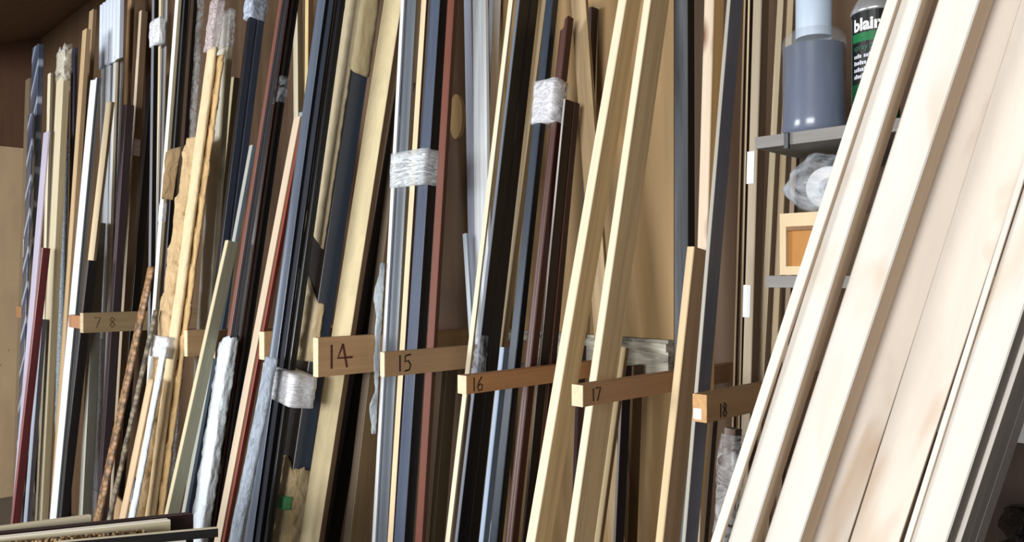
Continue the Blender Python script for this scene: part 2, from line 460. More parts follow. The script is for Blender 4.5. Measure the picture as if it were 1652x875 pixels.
bm = bmesh.new(); box(bm, 0.002, 0.015, 0.004, 0.019, -0.0006, 0.0); put('sticker', bm, P('#e8e8e8', 0.5), M18.copy(), o18)
arm(418, 8, 535, 580, None, 'wood rack arm end beside tan and red mouldings, left of arm 14', (ARM, ARM_E))
arm(342, 5, 533, 578, None, 'wood rack arm end just above white paper sleeve', (ARM, ARM_E))
arm(297, 5, 533, 575, None, 'wood rack arm end right of the taped kraft paper rolls', (ARM, ARM_E))
_arm78, _, _, _ = arm(129, 5, 505, 537, '7 8', 'weathered rack arm marked 7 8 at the far left', (ARM_G, W('#c9b48a')), ink='#6b5636', hh=0.5, dy0=0.04)
_o78 = bpy.data.objects[_arm78.name]
bm = bevelled_box(on_lean(110, 518, DT).x, on_lean(129, 518, DT).x, DT + 0.001, DT + 0.024, on_lean(110, 528, DT).z, on_lean(110, 508, DT).z, 0.001)
put('end_block', bm, W('#b07a4c'), None, _o78)['label'] = 'orange-brown end block'
arm(26, 11, 494, 512, None, 'far left orange-brown arm end by the plywood sheet', (W('#9a6a3a'), W('#a8753f')), DT=1.10)

# ------------------------------------------------------------------ far left end
bm = bevelled_box(0, 1.05, 0, 0.015, 0, 2.22, 0.002)
M = Matrix(((0, -1, 0, XL + 0.016), (1, 0, 0, 0.36), (0, 0, 1, 0.001), (0, 0, 0, 1)))
o = put('plywood_sheet', bm, W('#b79a70', 0.85, 0.65, 8, 0.35), M); props(o, 'tan plywood sheet standing against the brown end wall', 'sheet')
strip('timber_post', 'narrow grey-brown post nearest the plywood sheet', ((41, 130), (25, 640)), 6, 4, 1.20, W('#7d6a50'), top=True, cat='batten')
S = strip('film_wrapped_moulding', 'dark moulding wrapped in clear film with diagonal folds, far left', ((52, 78), (33, 700)), 10, 9, 1.02, (WRAPPED('#4f5668', '#9aa3b4'), WRAPPED('#444b5c', '#909aac')), top=True)
strip('film_wrapped_moulding', 'shorter dark film-wrapped moulding at the far left with a black top', ((45, 186), (28, 700)), 7, 3, 0.99, WRAPPED('#464d5e', '#9aa3b4'), top=True)
sleeve(S, S.o, 'tape', 385, 415, TAPE, x=(-0.05, 0.0))
strip('moulding_stick', 'pale lavender-white moulding against the dark red one, far left', ((70, 215), (33, 660)), 8, 3, 0.95, LAV, top=True)
strip('moulding_stick', 'dark red moulding at the far left end of the rack', ((66, 400), (16, 850)), 3, 13, 0.93, (P('#8a5a5a'), P('#5a1e20', 0.4)), top=True)
strip('moulding_stick', 'thin ivory strip left of the tall beige strips', ((77, 120), (66, 560)), 4, 5, 1.06, (CREAM, BEIGE_D), top=True)
S = strip('moulding_stick', 'tall beige moulding with frayed plastic at its top', ((93, 88), (56, 835)), 11, 11, 1.0, (W('#c9bc98', 0.85), W('#a89a76', 0.8)), top=True)
sleeve(S, S.o, 'film_tuft', 82, 130, FILM(0.6, '#d8d4c8', 70), amp=0.010, rag=0.05)
strip('moulding_stick', 'short blue-grey strip with white top between dark red and beige', ((63, 515), (38, 840)), 5, 8, 0.97, (WHITE_D, P('#6a6c7c', 0.45)), top=True)
root = empty('film_bundle', (-3.55, 0.95, 0), 'dark mouldings bundled in crinkled clear film, left of the tan battens', 'bundle', 'bundles in the rack')
S = member(root, 'moulding_stick', ((101, 122), (88, 760)), 9, 3, 1.09, (P('#5d6c84', 0.3), SLATE_D), top=True)
S2 = member(root, 'moulding_stick', ((115, 80), (108, 560)), 5, 6, 1.11, (P('#2f2d3a', 0.4), PLUM), top=True)
sleeve(S, root, 'film', 228, 700, FILM(0.58, '#c9d6dc', 48, (1, 1, 2.2)), amp=0.006)
sleeve(S, root, 'tape', 122, 152, TAPE)
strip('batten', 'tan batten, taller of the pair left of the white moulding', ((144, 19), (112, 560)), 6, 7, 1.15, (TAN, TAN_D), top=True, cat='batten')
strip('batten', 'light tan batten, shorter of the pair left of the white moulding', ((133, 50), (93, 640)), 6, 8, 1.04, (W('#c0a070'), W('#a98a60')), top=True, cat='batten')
strip('moulding_stick', 'long white moulding with grey side running past the 7 8 arm', ((146, 130), (80, 840)), 9, 9, 1.0, (P('#d8dce6', 0.4, 0.92), P('#6e7072', 0.45)), top=True, prof='cove')
strip('moulding_stick', 'dark grey moulding just right of the long white one', ((140, 420), (92, 840)), 3, 15, 1.055, (GREY_D, P('#4b4b55', 0.5)), top=True)
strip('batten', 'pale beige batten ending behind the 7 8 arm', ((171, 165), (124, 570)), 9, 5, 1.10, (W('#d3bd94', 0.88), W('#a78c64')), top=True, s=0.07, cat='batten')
strip('moulding_stick', 'grey moulding with pale edge below the 7 8 arm', ((150, 360), (126, 838)), 6, 15, 1.135, (P('#c3c3b8', 0.5), P('#76766c', 0.5)), top=True)
# white bundle with a ribbed white cap
root = empty('white_bundle', (-3.1, 0.95, 0), 'white mouldings under a ribbed white plastic cap above the 7 8 arm', 'bundle', 'bundles in the rack')
S = member(root, 'moulding_stick', ((164, 60), (149, 838)), 15, 3, 1.21, (P('#dfe6f0', 0.4, 0.9), WHITE_D), top=True, prof='ridged')
S2 = member(root, 'moulding_stick', ((183, 80), (168, 545)), 4, 5, 1.20, (P('#e8eaec', 0.4), CREAM), top=True)
S3 = member(root, 'moulding_stick', ((193, 80), (178, 500)), 3, 4, 1.22, (P('#b9bcc6', 0.4), GREY), top=True)
# the cap: an extruded ribbed channel
z0, z1 = zrow(S, 110), zrow(S, 10)
bm = bmesh.new(); wcap = S.A * 2.05
pr = []
for i in range(49):
    t = i / 48; x = -0.006 + (wcap + 0.004) * t
    pr.append((x, -0.006 - 0.006 * (1 if (t * 6) % 1 < 0.55 else 0) * (1 if 0.04 < t < 0.96 else 0)))
pr += [(wcap - 0.002, 0.010), (-0.006, 0.010)]
va = [bm.verts.new((x, y, z0 + (0.012 * math.sin(x * 400) if y < 0 else 0))) for x, y in pr]; vb = [bm.verts.new((x, y, z1)) for x, y in pr]
for i in range(len(pr)): bm.faces.new((va[i], va[(i + 1) % len(pr)], vb[(i + 1) % len(pr)], vb[i]))
bm.faces.new(va); bm.faces.new(vb)
put('ribbed_cap', bm, P('#d3dcea', 0.35, 0.95), S.M.copy(), root)
sleeve(S, root, 'film', 545, 790, FILM(0.85, '#d4def0', 24), amp=0.006)
strip('batten', 'tan batten just right of the ribbed white cap', ((206, -6), (193, 330)), 6, 6, 1.31, (W('#b48a58'), TAN_D), cat='batten')
strip('moulding_stick', 'dark plum moulding left of the pale-edged brown one', ((199, 170), (170, 600)), 5, 13, 1.17, (P('#5e5058', 0.4), P('#3c3134', 0.5)), top=True)
S = strip('moulding_stick', 'brown moulding with pale left edge and white tape tag', ((224, 19), (188, 620)), 4, 11, 1.235, (W('#c9b497', 0.88), W('#7d6446')), top=True)
sleeve(S, S.o, 'tape', 225, 252, TAPE)
strip('moulding_stick', 'plain black moulding right of the brown one with a tape tag', ((239, 120), (196, 640)), 5, 12, 1.285, (BLACK, BLACK_S), top=True)
# taped black and grey pair
root = empty('taped_bundle', (-2.75, 0.9, 0), 'black and grey mouldings with a white bubble-wrap band near the top', 'bundle', 'bundles in the rack')
S = member(root, 'moulding_stick', ((243, 30), (234, 700)), 5, 8, 1.03, (P('#7a7c82', 0.35), BLACK), top=False, prof='step')
S2 = member(root, 'moulding_stick', ((262, -6), (248, 470)), 8, 2, 1.06, (P('#b4b2b0', 0.4), GREY))
S3 = member(root, 'moulding_stick', ((252, -6), (246, 300)), 8, 3, 1.09, (W('#cdb98a', 0.9), TAN))
sleeve(S, root, 'bubble_wrap', 37, 76, TAPE, x=(-0.004, 0.085), amp=0.006)
S = strip('moulding_stick', 'white moulding with cream side and a tape band halfway down', ((283, -6), (245, 500)), 5, 6, 1.0, (P('#e6e6e2', 0.4, 0.92), P('#bdb597', 0.5)))
sleeve(S, S.o, 'tape', 328, 358, TAPE)
strip('moulding_stick', 'black moulding right of the white and cream one', ((292, -6), (258, 470)), 6, 8, 1.02, (P('#3b3c42', 0.35), BLACK_S), prof='step')
strip('moulding_stick', 'thin olive strip beside the crumpled kraft flap', ((303, -6), (280, 300)), 3, 3, 1.06, (W('#8f8160'), BROWN))
strip('moulding_stick', 'dark brown moulding behind the spiral plastic tube', ((309, -6), (285, 330)), 4, 10, 1.20, (BROWN_D, P('#2b211c', 0.5)))
# clear spiral tube
S = strip('plastic_tube', 'clear twisted plastic tube left of the kraft paper rolls', ((316, -6), (300, 250)), 10, 8, 1.13, FILM(0.2, '#cfd3d6', 24), prof='roll', cat='plastic tube', group=None, amp=0.003, rows=140, spiral=0.02)
# carved ropes
strip('carved_moulding', 'brown carved rope moulding leaning across the 7 8 arm', ((236, 430), (149, 836)), 9, 9, 0.92, CARVED('#80603f', '#a87e54', 60, 0.5), top=True, prof='roll', rows=160, amp=0.0007, spiral=0.03)
strip('carved_moulding', 'grey-brown beaded moulding right of the brown rope one', ((246, 500), (171, 836)), 5, 7, 0.925, CARVED('#6a5f50', '#978870', 45), top=True, prof='roll', rows=120, amp=0.0012, spiral=0.02)
strip('moulding_stick', 'thin pale blue strip left of the taped kraft rolls', ((249, 545), (203, 836)), 4, 6, 1.0, (P('#aab4c0', 0.4), P('#6f7886', 0.4)), top=True)
strip('batten', 'short tan offcut standing just behind the loose pile at the lower left', ((186, 799), (183, 838)), 11, 3, 0.90, (W('#b48f62'), W('#8a6a44')), s=0.02, top=True, cat='batten')
# kraft rolls
root = empty('kraft_roll_bundle', (-2.5, 0.86, 0), 'crumpled kraft paper rolls held by white tape, left of arm 14', 'bundle', 'bundles in the rack')
K1 = member(root, 'paper_roll', ((294, 225), (204, 836)), 18, 0, 0.955, KRAFT, prof='roll', rows=240, amp=0.0062, spiral=0.16, top=True, B=0.034)
K2 = member(root, 'paper_roll', ((331, 80), (230, 836)), 13, 0, 0.965, KRAFT_L, prof='roll', rows=120, amp=0.0014, spiral=0.30, top=True, B=0.022)
K3 = member(root, 'paper_roll', ((345, 92), (246, 836)), 12, 0, 0.985, PAPER('#d0ae7c', 0.72, 0.9, 34), prof='roll', rows=240, amp=0.0035, spiral=0.11, top=True, B=0.016)
K4 = member(root, 'paper_roll', ((236, 610), (190, 836)), 9, 0, 0.925, W('#d2b184', 0.85), prof='roll', rows=60, amp=0.001, top=True, B=0.014)
K5 = member(root, 'paper_roll', ((258, 560), (205, 836)), 8, 0, 0.925, TISSUE, prof='roll', rows=80, amp=0.002, top=True, B=0.014, label='white paper roll')
sleeve(K1, root, 'tape', 541, 574, FILM(0.85, '#f2f2f6', 60), x=(-0.012, 0.135), amp=0.005, m=0.012)
sleeve(K2, root, 'film', 2, 84, FILM(0.5, '#e2d6d6', 60), amp=0.004, x=(-0.006, 0.045))
# the loose flap of kraft paper
bm = bmesh.new(); zf = zrow(K1, 255)
g = {}
for i in range(9):
    for j in range(9):
        u, v_ = i / 8, j / 8
        x = -0.050 * (1 - u) * (0.35 + 0.65 * v_) + 0.012 * u
        z = zf - 0.14 + 0.14 * v_ + 0.035 * u * v_
        y = -0.006 - 0.028 * math.sin(PI * (1 - u) * 0.8) + 0.004 * noise.noise(Vector((u * 4, v_ * 4, 3)))
        g[i, j] = bm.verts.new((x, y, z))
for i in range(8):
    for j in range(8): bm.faces.new((g[i, j], g[i + 1, j], g[i + 1, j + 1], g[i, j + 1]))
bmesh.ops.solidify(bm, geom=bm.faces[:], thickness=0.0015)
put('paper_flap', bm, KRAFT, K1.M.copy(), root, smooth=True)
# cream and olive
S = strip('moulding_stick', 'broad cream-white moulding with film over its top, right of kraft rolls', ((351, 34), (315, 560)), 19, 9, 1.08, (P('#d6d3c2', 0.55, 0.9), P('#a39a84', 0.5)), top=True)
sleeve(S, S.o, 'film', 24, 84, FILM(0.5, '#dcdada', 60), amp=0.005)
strip('moulding_stick', 'beige-edged olive moulding between cream moulding and navy moulding', ((373, 125), (338, 480)), 4, 15, 1.145, (W('#cbb988', 0.9), W('#8d8468')), top=True, s=0.075)
S = strip('batten', 'olive-grey batten with a cut top, crossing in front of the arm end', ((363, 388), (263, 838)), 5, 19, 0.93, (W('#cdbf96', 0.9), W('#8e8b72', 0.85)), top=True, cat='batten')
# dark ones
S = strip('moulding_stick', 'wide navy-black moulding with plastic over its top', ((394, 28), (292, 838)), 10, 24, 1.02, (BLACK, P('#333c4b', 0.35)), top=False, prof='step')
sleeve(S, S.o, 'film', -8, 32, FILM(0.72, '#c6d2e6', 40), amp=0.006)
strip('moulding_stick', 'thin steel-blue strip right of the wide navy-black moulding', ((402, 235), (342, 560)), 5, 6, 1.0, (P('#a9aba2', 0.45), P('#74879a', 0.4)), top=True)
root = empty('sleeved_moulding', (-2.1, 0.8, 0), 'red-brown and grey moulding whose lower half is in a white paper sleeve', 'moulding', RACK)
S = member(root, 'moulding_stick', ((449, -6), (318, 838)), 7, 11, 0.97, (P('#784b41', 0.45), P('#5d5a60', 0.45)), prof='step')
sleeve(S, root, 'paper_sleeve', 548, 905, TISSUE, x=(-0.026, 0.036), amp=0.006, rag=0.035, slant=0.02)
S = strip('moulding_stick', 'black moulding with thin red lines and a clear tape patch', ((459, -6), (335, 860)), 15, 10, 1.012, (P('#1b1615', 0.3), BLACK_S), prof='cove')
sleeve(S, S.o, 'tape', 128, 168, FILM_D, amp=0.004)
bm = bmesh.new(); box(bm, S.A * .52, S.A * .60, S.B * .02, S.B * .30, 0.002, S.ln - 0.002); put('inlay_line', bm, P('#5f3328', 0.4), S.M.copy(), S.o)['label'] = 'thin red line'
strip('moulding_stick', 'tan-faced moulding paired with a red one, left of the thick black mouldings', ((474, 190), (342, 890)), 10, 3, 0.985, (W('#cdb79a', 0.88), TAN), top=True)
strip('moulding_stick', 'thin red moulding against the tan-faced one', ((486, 190), (355, 890)), 3, 7, 0.987, (P('#8a3a2a', 0.4), P('#5e1f18', 0.4)), top=True)
root = empty('film_capped_battens', (-2.25, 1.2, 0), 'cream and yellow battens with white film round them, left of the thick black mouldings', 'bundle', 'bundles in the rack')
member(root, 'batten', ((472, -6), (474, 300)), 7, 9, 1.26, (W('#d9cfae', 0.9), W('#6e5c3c')), label='cream batten')
S = member(root, 'batten', ((492, -6), (490, 300)), 5, 9, 1.28, (W('#dcc07a', 0.9), W('#8a6238')), label='thin yellow batten')
# white film bag that closes the two battens
sleeve(S, root, 'film', 183, 330, FILM(0.72, '#e6ecf2', 24), x=(-0.03, 0.022), d=(-0.012, 0.03), amp=0.006)
S = strip('film_wrapped_strip', 'roll in bluish crinkled film below the arm end, left of black mouldings', ((424, 575), (362, 890)), 17, 0, 0.915, PAPER('#a9b3c1', 0.62, 1.0, 60), top=True, prof='roll', rows=140, amp=0.003, B=0.02)
# thick black group
root = empty('black_moulding_bundle', (-1.9, 0.8, 0), 'three thick black mouldings held by a white film band left of arm 14', 'bundle', 'bundles in the rack')
S = member(root, 'moulding_stick', ((513, -6), (391, 890)), 13, 4, 0.965, (P('#56606f', 0.28), BLACK), prof='cove')  # blue-grey face paints the daylight sheen on black lacquer
S2 = member(root, 'moulding_stick', ((527, -6), (404, 890)), 12, 4, 0.972, (P('#2a2f38', 0.28), BLACK), prof='step')
S3 = member(root, 'moulding_stick', ((541, -6), (418, 890)), 8, 10, 0.98, (P('#15161a', 0.3), P('#0d0d10', 0.4)), prof='step')
sleeve(S, root, 'tape', 592, 640, TAPE, x=(-0.004, 0.155), d=(-0.012, 0.05), amp=0.005, slant=-0.02)
# torn parcel paper around a navy moulding
root = empty('paper_wrapped_moulding', (-1.8, 0.86, 0), 'navy-black moulding whose torn parcel paper hangs in pieces, left of arm 14', 'moulding', RACK)
S = member(root, 'moulding_stick', ((563, -6), (428, 890)), 24, 27, 1.04, (P('#191a1e', 0.3), P('#3d4757', 0.35)))
sleeve(S, root, 'paper_wrap', -20, 388, PARCEL_L, d=(-0.006, 0.012), x=(-0.003, S.A * 0.85), amp=0.003, slant=-0.05, slant2=0.0)
sleeve(S, root, 'paper_wrap', -20, 100, PARCEL, amp=0.003, slant=-0.085, slant2=0.0, m=0.004)
sleeve(S, root, 'paper_wrap', 462, 580, PARCEL_L, d=(-0.006, 0.02), x=(-0.003, S.A * 1.0), amp=0.005, slant=0, slant2=-0.09)
S4 = sleeve(S, root, 'paper_wrap', 745, 900, PAPER('#dcc8a0', 0.8, 0.9), amp=0.008, slant=0, slant2=-0.03, rag=0.03, m=0.004)
o = sleeve(S, root, 'green_tape', 792, 812, P('#4fa06a', 0.5), d=(-0.016, 0.006), x=(S.A * .25, S.A * 1.15), amp=0.001); o['label'] = 'small green tape'
strip('paper_wrapped_board', 'flat board wrapped in beige parcel paper passing behind arm 14', ((620, -6), (480, 890)), 30, 9, 1.075, (PARCEL, W('#6b4f33')), cat='board')
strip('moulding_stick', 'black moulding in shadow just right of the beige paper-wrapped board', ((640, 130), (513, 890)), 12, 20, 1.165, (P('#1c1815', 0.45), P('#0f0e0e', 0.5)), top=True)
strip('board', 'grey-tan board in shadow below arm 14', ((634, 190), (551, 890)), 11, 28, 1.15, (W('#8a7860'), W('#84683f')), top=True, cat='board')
# bay right of arm 14
root = empty('taped_moulding_bundle', (-1.5, 1.0, 0), 'white, grey, cream and blue mouldings bound with a silver film band behind arm 15', 'bundle', 'bundles in the rack')
S = member(root, 'moulding_stick', ((647, -6), (599, 890)), 5, 3, 1.13, (P('#e2e6e6', 0.4), WHITE_D), label='white edge strip')
S1 = member(root, 'moulding_stick', ((655, -6), (606, 890)), 16, 5, 1.135, (P('#5e646c', 0.4), P('#7d6f58', 0.5)), label='grey moulding', prof='scoop')
S2 = member(root, 'moulding_stick', ((680, -6), (624, 890)), 8, 4, 1.13, (P('#e0c9a4', 0.45), P('#3c2c28', 0.4)), label='cream moulding with dark beading')
S3 = member(root, 'moulding_stick', ((694, -6), (634, 890)), 16, 15, 1.135, (P('#4b5568', 0.32), P('#0f1014', 0.35)), label='blue-grey moulding with black side', prof='flat')
sleeve(S, root, 'film_band', 249, 304, FILM(0.66, '#eaf0f5', 22, (1, 1, 5)), x=(-0.003, 0.131), d=(-0.004, 0.05), amp=0.004)
# torn white tissue hanging at the left of that bundle
bm = bmesh.new(); g = {}
for i in range(7):
    for j in range(41):
        u, v_ = i / 6, j / 40
        z = zrow(S, 700) + (zrow(S, 425) - zrow(S, 700)) * v_
        wv = 0.007 + 0.031 * math.exp(-((v_ - 0.80) / 0.10) ** 2) + 0.012 * math.exp(-((v_ - 0.12) / 0.09) ** 2) + 0.004 * math.sin(v_ * 23)
        x = -wv * (1 - u) + 0.001
        y = -0.006 - 0.010 * math.sin(PI * u) * (1 + noise.noise(Vector((u * 3, v_ * 9, 1)))) + 0.003 * noise.noise(Vector((u * 9, v_ * 30, 7)))
        g[i, j] = bm.verts.new((x, y, z))
for i in range(6):
    for j in range(40): bm.faces.new((g[i, j], g[i + 1, j], g[i + 1, j + 1], g[i, j + 1]))
bmesh.ops.solidify(bm, geom=bm.faces[:], thickness=0.0012)
put('torn_tissue', bm, TISSUE, S.M.copy(), root, smooth=True)['label'] = 'torn white paper'
strip('moulding_stick', 'reddish-brown moulding at the right end of the silver-banded bundle', ((722, -6), (668, 890)), 11, 7, 1.15, (P('#6e3a28', 0.5), P('#4e2f1e', 0.5)))
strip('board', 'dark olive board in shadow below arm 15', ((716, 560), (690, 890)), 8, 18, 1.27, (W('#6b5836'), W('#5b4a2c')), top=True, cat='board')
bm = bmesh.new()
pts = [(0.028 * math.cos(2 * PI * k / 24), 0.062 * math.sin(2 * PI * k / 24)) for k in range(24)]
va = [bm.verts.new((x, 0, z)) for x, z in pts]; vb = [bm.verts.new((x, 0.012, z)) for x, z in pts]
for k in range(24): bm.faces.new((va[k], va[(k + 1) % 24], vb[(k + 1) % 24], vb[k]))
bm.faces.new(va); bm.faces.new(vb)
p = on_lean(735, 188, YW - 0.0122)
o = put('wood_plaque', bm, W('#c29a5c', 0.85), Matrix.Translation(p)); props(o, 'oval tan wood disc on the back wall right of the reddish-brown moulding', 'wood disc')
# white plastic profiles
root = empty('plastic_profile', (-1.43, 1.25, 0), 'wide white plastic profile with a grey flange standing upright above arm 15', 'moulding', RACK)
member(root, 'flange', ((748, -6), (758, 560)), 12, 2, 1.305, P('#a3a8b8', 0.45), s=0.06)
member(root, 'web', ((762, -6), (767, 560)), 21, 5, 1.295, P('#f0f5f9', 0.5, 0.97), s=0.06, prof='ridged')
strip('plastic_profile', 'narrow white plastic profile left of the black moulding, top right of the wide one', ((789, -6), (766, 520)), 8, 12, 1.345, (P('#c6ccda', 0.45), P('#f2f5fa', 0.5, 0.97)), s=0.06, cat='moulding')
strip('plastic_profile', 'short white plastic offcut with a flared top above arm 15', ((746, 378), (778, 890)), 6, 4, 1.25, (P('#d8e2ea', 0.35, 0.95), P('#9db2c8', 0.35)), s=0.06, top=True, cat='moulding')
# bay right of arm 15
strip('moulding_stick', 'cream strip edging the broad black moulding behind arm 16', ((821, -6), (716, 890)), 7, 3, 1.165, (CREAMW, BEIGE_D))
S = strip('moulding_stick', 'broad black moulding with grey left edge behind arm 16', ((828, -6), (724, 890)), 11, 32, 1.17, (P('#6c737f', 0.35), P('#101116', 0.3)), prof='step')
sleeve(S, S.o, 'film', 540, 605, FILM_D, x=(0.013, None), d=(-0.0016, 0.02), amp=0.006)
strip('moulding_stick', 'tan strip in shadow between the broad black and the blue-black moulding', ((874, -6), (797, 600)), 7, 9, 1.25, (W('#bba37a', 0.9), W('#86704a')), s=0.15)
root = empty('taped_pair', (-1.25, 1.0, 0), 'blue-black and red-brown mouldings joined by a crinkled film band, above arm 16', 'bundle', 'bundles in the rack')
S = member(root, 'moulding_stick', ((881, -6), (787, 890)), 12, 10, 1.185, (P('#333d4a', 0.3), P('#14161a', 0.35)), label='blue-black moulding')
S1 = member(root, 'moulding_stick', ((903, 38), (811, 890)), 11, 12, 1.19, (P('#573831', 0.4), P('#3a1a14', 0.4)), top=True, topslant=0.03, label='red-brown moulding', prof='scoop')
sleeve(S, root, 'film_band', 134, 200, FILM(0.82, '#eeeff5', 30, (1, 1, 2)), x=(-0.003, 0.060), d=(-0.006, 0.04), amp=0.004)
strip('moulding_stick', 'clear film-covered strip below the blue-black moulding, lower half of arm 16 bay', ((806, 560), (770, 890)), 7, 10, 1.125, (P('#9fb0c6', 0.25), P('#5a6a7e', 0.3)), top=True)
strip('moulding_stick', 'dark mahogany moulding with a pale edge right of the red-brown one', ((909, 160), (839, 890)), 3, 14, 1.225, (P('#a8a2a0', 0.4), P('#1c100e', 0.4)), top=True, s=0.09)
strip('moulding_stick', 'second dark mahogany moulding nearest the plywood wall', ((923, 165), (857, 890)), 4, 9, 1.255, (P('#4a2418', 0.4), P('#2a1410', 0.4)), top=True, s=0.09)
strip('batten', 'tan batten leaning the other way behind the left pine batten', ((920, -6), (962, 600)), 24, 5, 1.32, (W('#b89a6c'), W('#8b7046')), s=0.04, top=True, cat='batten')
strip('moulding_stick', 'short plum-dark moulding top behind the tan batten', ((950, 12), (940, 300)), 5, 10, 1.395, (P('#4a3238', 0.4), P('#2c1a1e', 0.4)), s=0.02, top=True)
# pine pair
strip('pine_batten', 'left of the two lit-faced pine battens', ((998, -6), (845, 890)), 14, 26, 1.07, (PINE_LIT, PINE), cat='batten')
strip('pine_batten', 'right of the two lit-faced pine battens, behind arm 17', ((1039, -6), (910, 890)), 12, 32, 1.09, (PINE_LIT, W('#c8ab78')), cat='batten', ztop=2.06)
strip('pine_batten', 'third pine batten showing a pale edge below arm 17', ((1000, 560), (955, 890)), 10, 6, 1.20, (W('#d3ba85', 0.9), W('#a98a5c')), top=True, cat='batten')
strip('moulding_stick', 'thin dark plum strip below arm 17', ((1002, 590), (988, 890)), 4, 14, 1.27, (P('#6f6a64', 0.5), P('#2a2226', 0.5)), top=True)
strip('board', 'narrow brown board against the wall below arm 17', ((1016, 590), (1006, 890)), 6, 16, 1.37, (W('#7c5f38'), W('#5e4426')), s=0.0, top=True, cat='board')
# bay left of arm 18
strip('weathered_plank', 'weathered dark grey plank standing upright right of the plywood panel', ((1087, -6), (1088, 890)), 22, 12, 1.335, (W('#5b6066', 0.55, 0.6, 40), W('#2a211d')), s=0.02, cat='plank')
strip('knotty_batten', 'knotty pale batten with golden pine side behind the short board', ((1136, -6), (1120, 560)), 16, 17, 1.20, (W('#d9c2a4', 0.88, 0.6, 60, 1.9), W('#e0b060', 0.88)), s=0.10, cat='batten')
strip('short_board', 'short tan board with cut top ending level with the middle of the rack', ((1108, 398), (1055, 890)), 12, 28, 1.11, (W('#dcbd8a', 0.9), W('#a88459', 0.85, 0.6, 70, 0.35)), top=True, s=0.15, cat='board')
strip('moulding_stick', 'slate grey moulding with pale edge behind arm 18', ((1173, -6), (1098, 890)), 6, 20, 1.05, (P('#a8a398', 0.5), P('#606066', 0.45)), cat='moulding', s=0.10)
strip('thin_strip', 'thinnest tan strip right of the slate grey moulding', ((1200, -6), (1180, 700)), 3, 4, 1.28, (W('#a88e68'), BROWN_D), cat='moulding')
strip('thin_strip', 'thin pale strip with dark side, second right of the slate grey moulding', ((1207, -6), (1190, 700)), 3, 5, 1.36, (W('#cdb78e'), BROWN_D), cat='moulding')
S = strip('board', 'grey-tan board with brown side and two white labels left of the bottle', ((1215, -6), (1193, 760)), 14, 13, 1.26, (W('#b3a286', 0.88), W('#735a40')), cat='board', s=0.05)
for (ya, yb) in ((245, 297), (460, 512)):
    z1, z2 = zrow(S, yb), zrow(S, ya)
    bm = bmesh.new(); box(bm, -0.002, S.A * .72, -0.0012, -0.0002, z1, z2); put('paper_label', bm, P('#e8ecec', 0.5), S.M.copy(), S.o)
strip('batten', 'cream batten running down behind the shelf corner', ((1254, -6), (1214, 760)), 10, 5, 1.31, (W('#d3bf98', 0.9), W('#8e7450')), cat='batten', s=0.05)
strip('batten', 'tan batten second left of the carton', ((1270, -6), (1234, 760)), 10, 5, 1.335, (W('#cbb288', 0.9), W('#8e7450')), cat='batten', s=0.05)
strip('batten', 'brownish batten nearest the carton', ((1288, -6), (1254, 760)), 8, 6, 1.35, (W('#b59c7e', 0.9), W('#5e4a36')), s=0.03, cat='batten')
S = strip('film_wrapped_strip', 'brown strip in clear bubble film below arm 18', ((1168, 690), (1150, 890)), 18, 12, 1.12, (P('#5c4a3c', 0.4), P('#40342c', 0.4)), s=0.1, top=True, cat='moulding')
sleeve(S, S.o, 'bubble_film', 700, 900, FILM(0.2, '#d6d6d8', 24), amp=0.008)
strip('moulding_stick', 'brown moulding left of the bubble film below arm 18', ((1146, 660), (1128, 890)), 6, 8, 1.17, (W('#7a6248'), W('#4a3a2a')), s=0.1, top=True)

# ------------------------------------------------------------------ the big pale boards in front
MAPLE = W('#dcd5ca', 0.88, 0.55, 18, 0, '#c9b69c'); MAPLE_SHADE = W('#d2b491', 0.88, 0.6, 40); MAPLE_K = W('#dccfbf', 0.84, 0.55, 14, 0, '#b99a78')  # side mix is tanner and darker, with the sides' shade in its colour
GRP = 'pale boards leaning at the right'
def board(label, L, fw, sw, Y, mats, **kw):
    return strip('maple_board', label, L, fw, sw, Y, mats, cat='board', group=GRP, s=0.0, ztop=2.3, **kw)
board('thin leftmost pale board, furthest left of the big boards', ((1432, -6), (1141, 890)), 16, 5, 0.811, (MAPLE, MAPLE_SHADE))
board('wide pale board second from the left with a shaded tan right edge', ((1444, -6), (1169, 890)), 39, 19, 0.820, (MAPLE, MAPLE_SHADE))
board('widest front pale board, third from the left, standing proud with a shaded tan edge', ((1515, -6), (1228, 890)), 59, 22, 0.835, (MAPLE, MAPLE_SHADE))
board('pale board partly shaded behind the front one, fourth from the left', ((1570, -6), (1290, 890)), 75, 3, 0.890, (MAPLE_K, MAPLE_SHADE))
board('broad pale board fifth from the left, with a darker stained patch', ((1649, -6), (1366, 890)), 82, 3, 0.882, (MAPLE_K, MAPLE_SHADE))
board('narrow pale strip between the two broad right boards', ((1734, -6), (1453, 890)), 10, 2, 0.8575, (MAPLE, MAPLE_SHADE))
board('right pale board whose shaded grey-brown edge faces the dark shelf', ((1750, -6), (1463, 890)), 61, 15, 0.862, (MAPLE, W('#8d7f72', 0.85, 0.6, 200)))  # edge greyed to carry its shade
board('edge-on board at the right end of the big boards with a pale front edge', ((1832, -6), (1535, 890)), 10, 13, 0.897, (MAPLE, W('#8d8078', 0.85, 0.6, 200)))  # side shade painted grey, here and on the next two boards
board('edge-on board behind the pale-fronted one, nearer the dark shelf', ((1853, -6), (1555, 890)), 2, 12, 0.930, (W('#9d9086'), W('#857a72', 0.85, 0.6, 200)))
board('last edge-on board, right next to the dark shelf', ((1866, -6), (1567, 890)), 2, 14, 0.962, (W('#9d9086'), W('#8d8078', 0.85, 0.6, 200)))

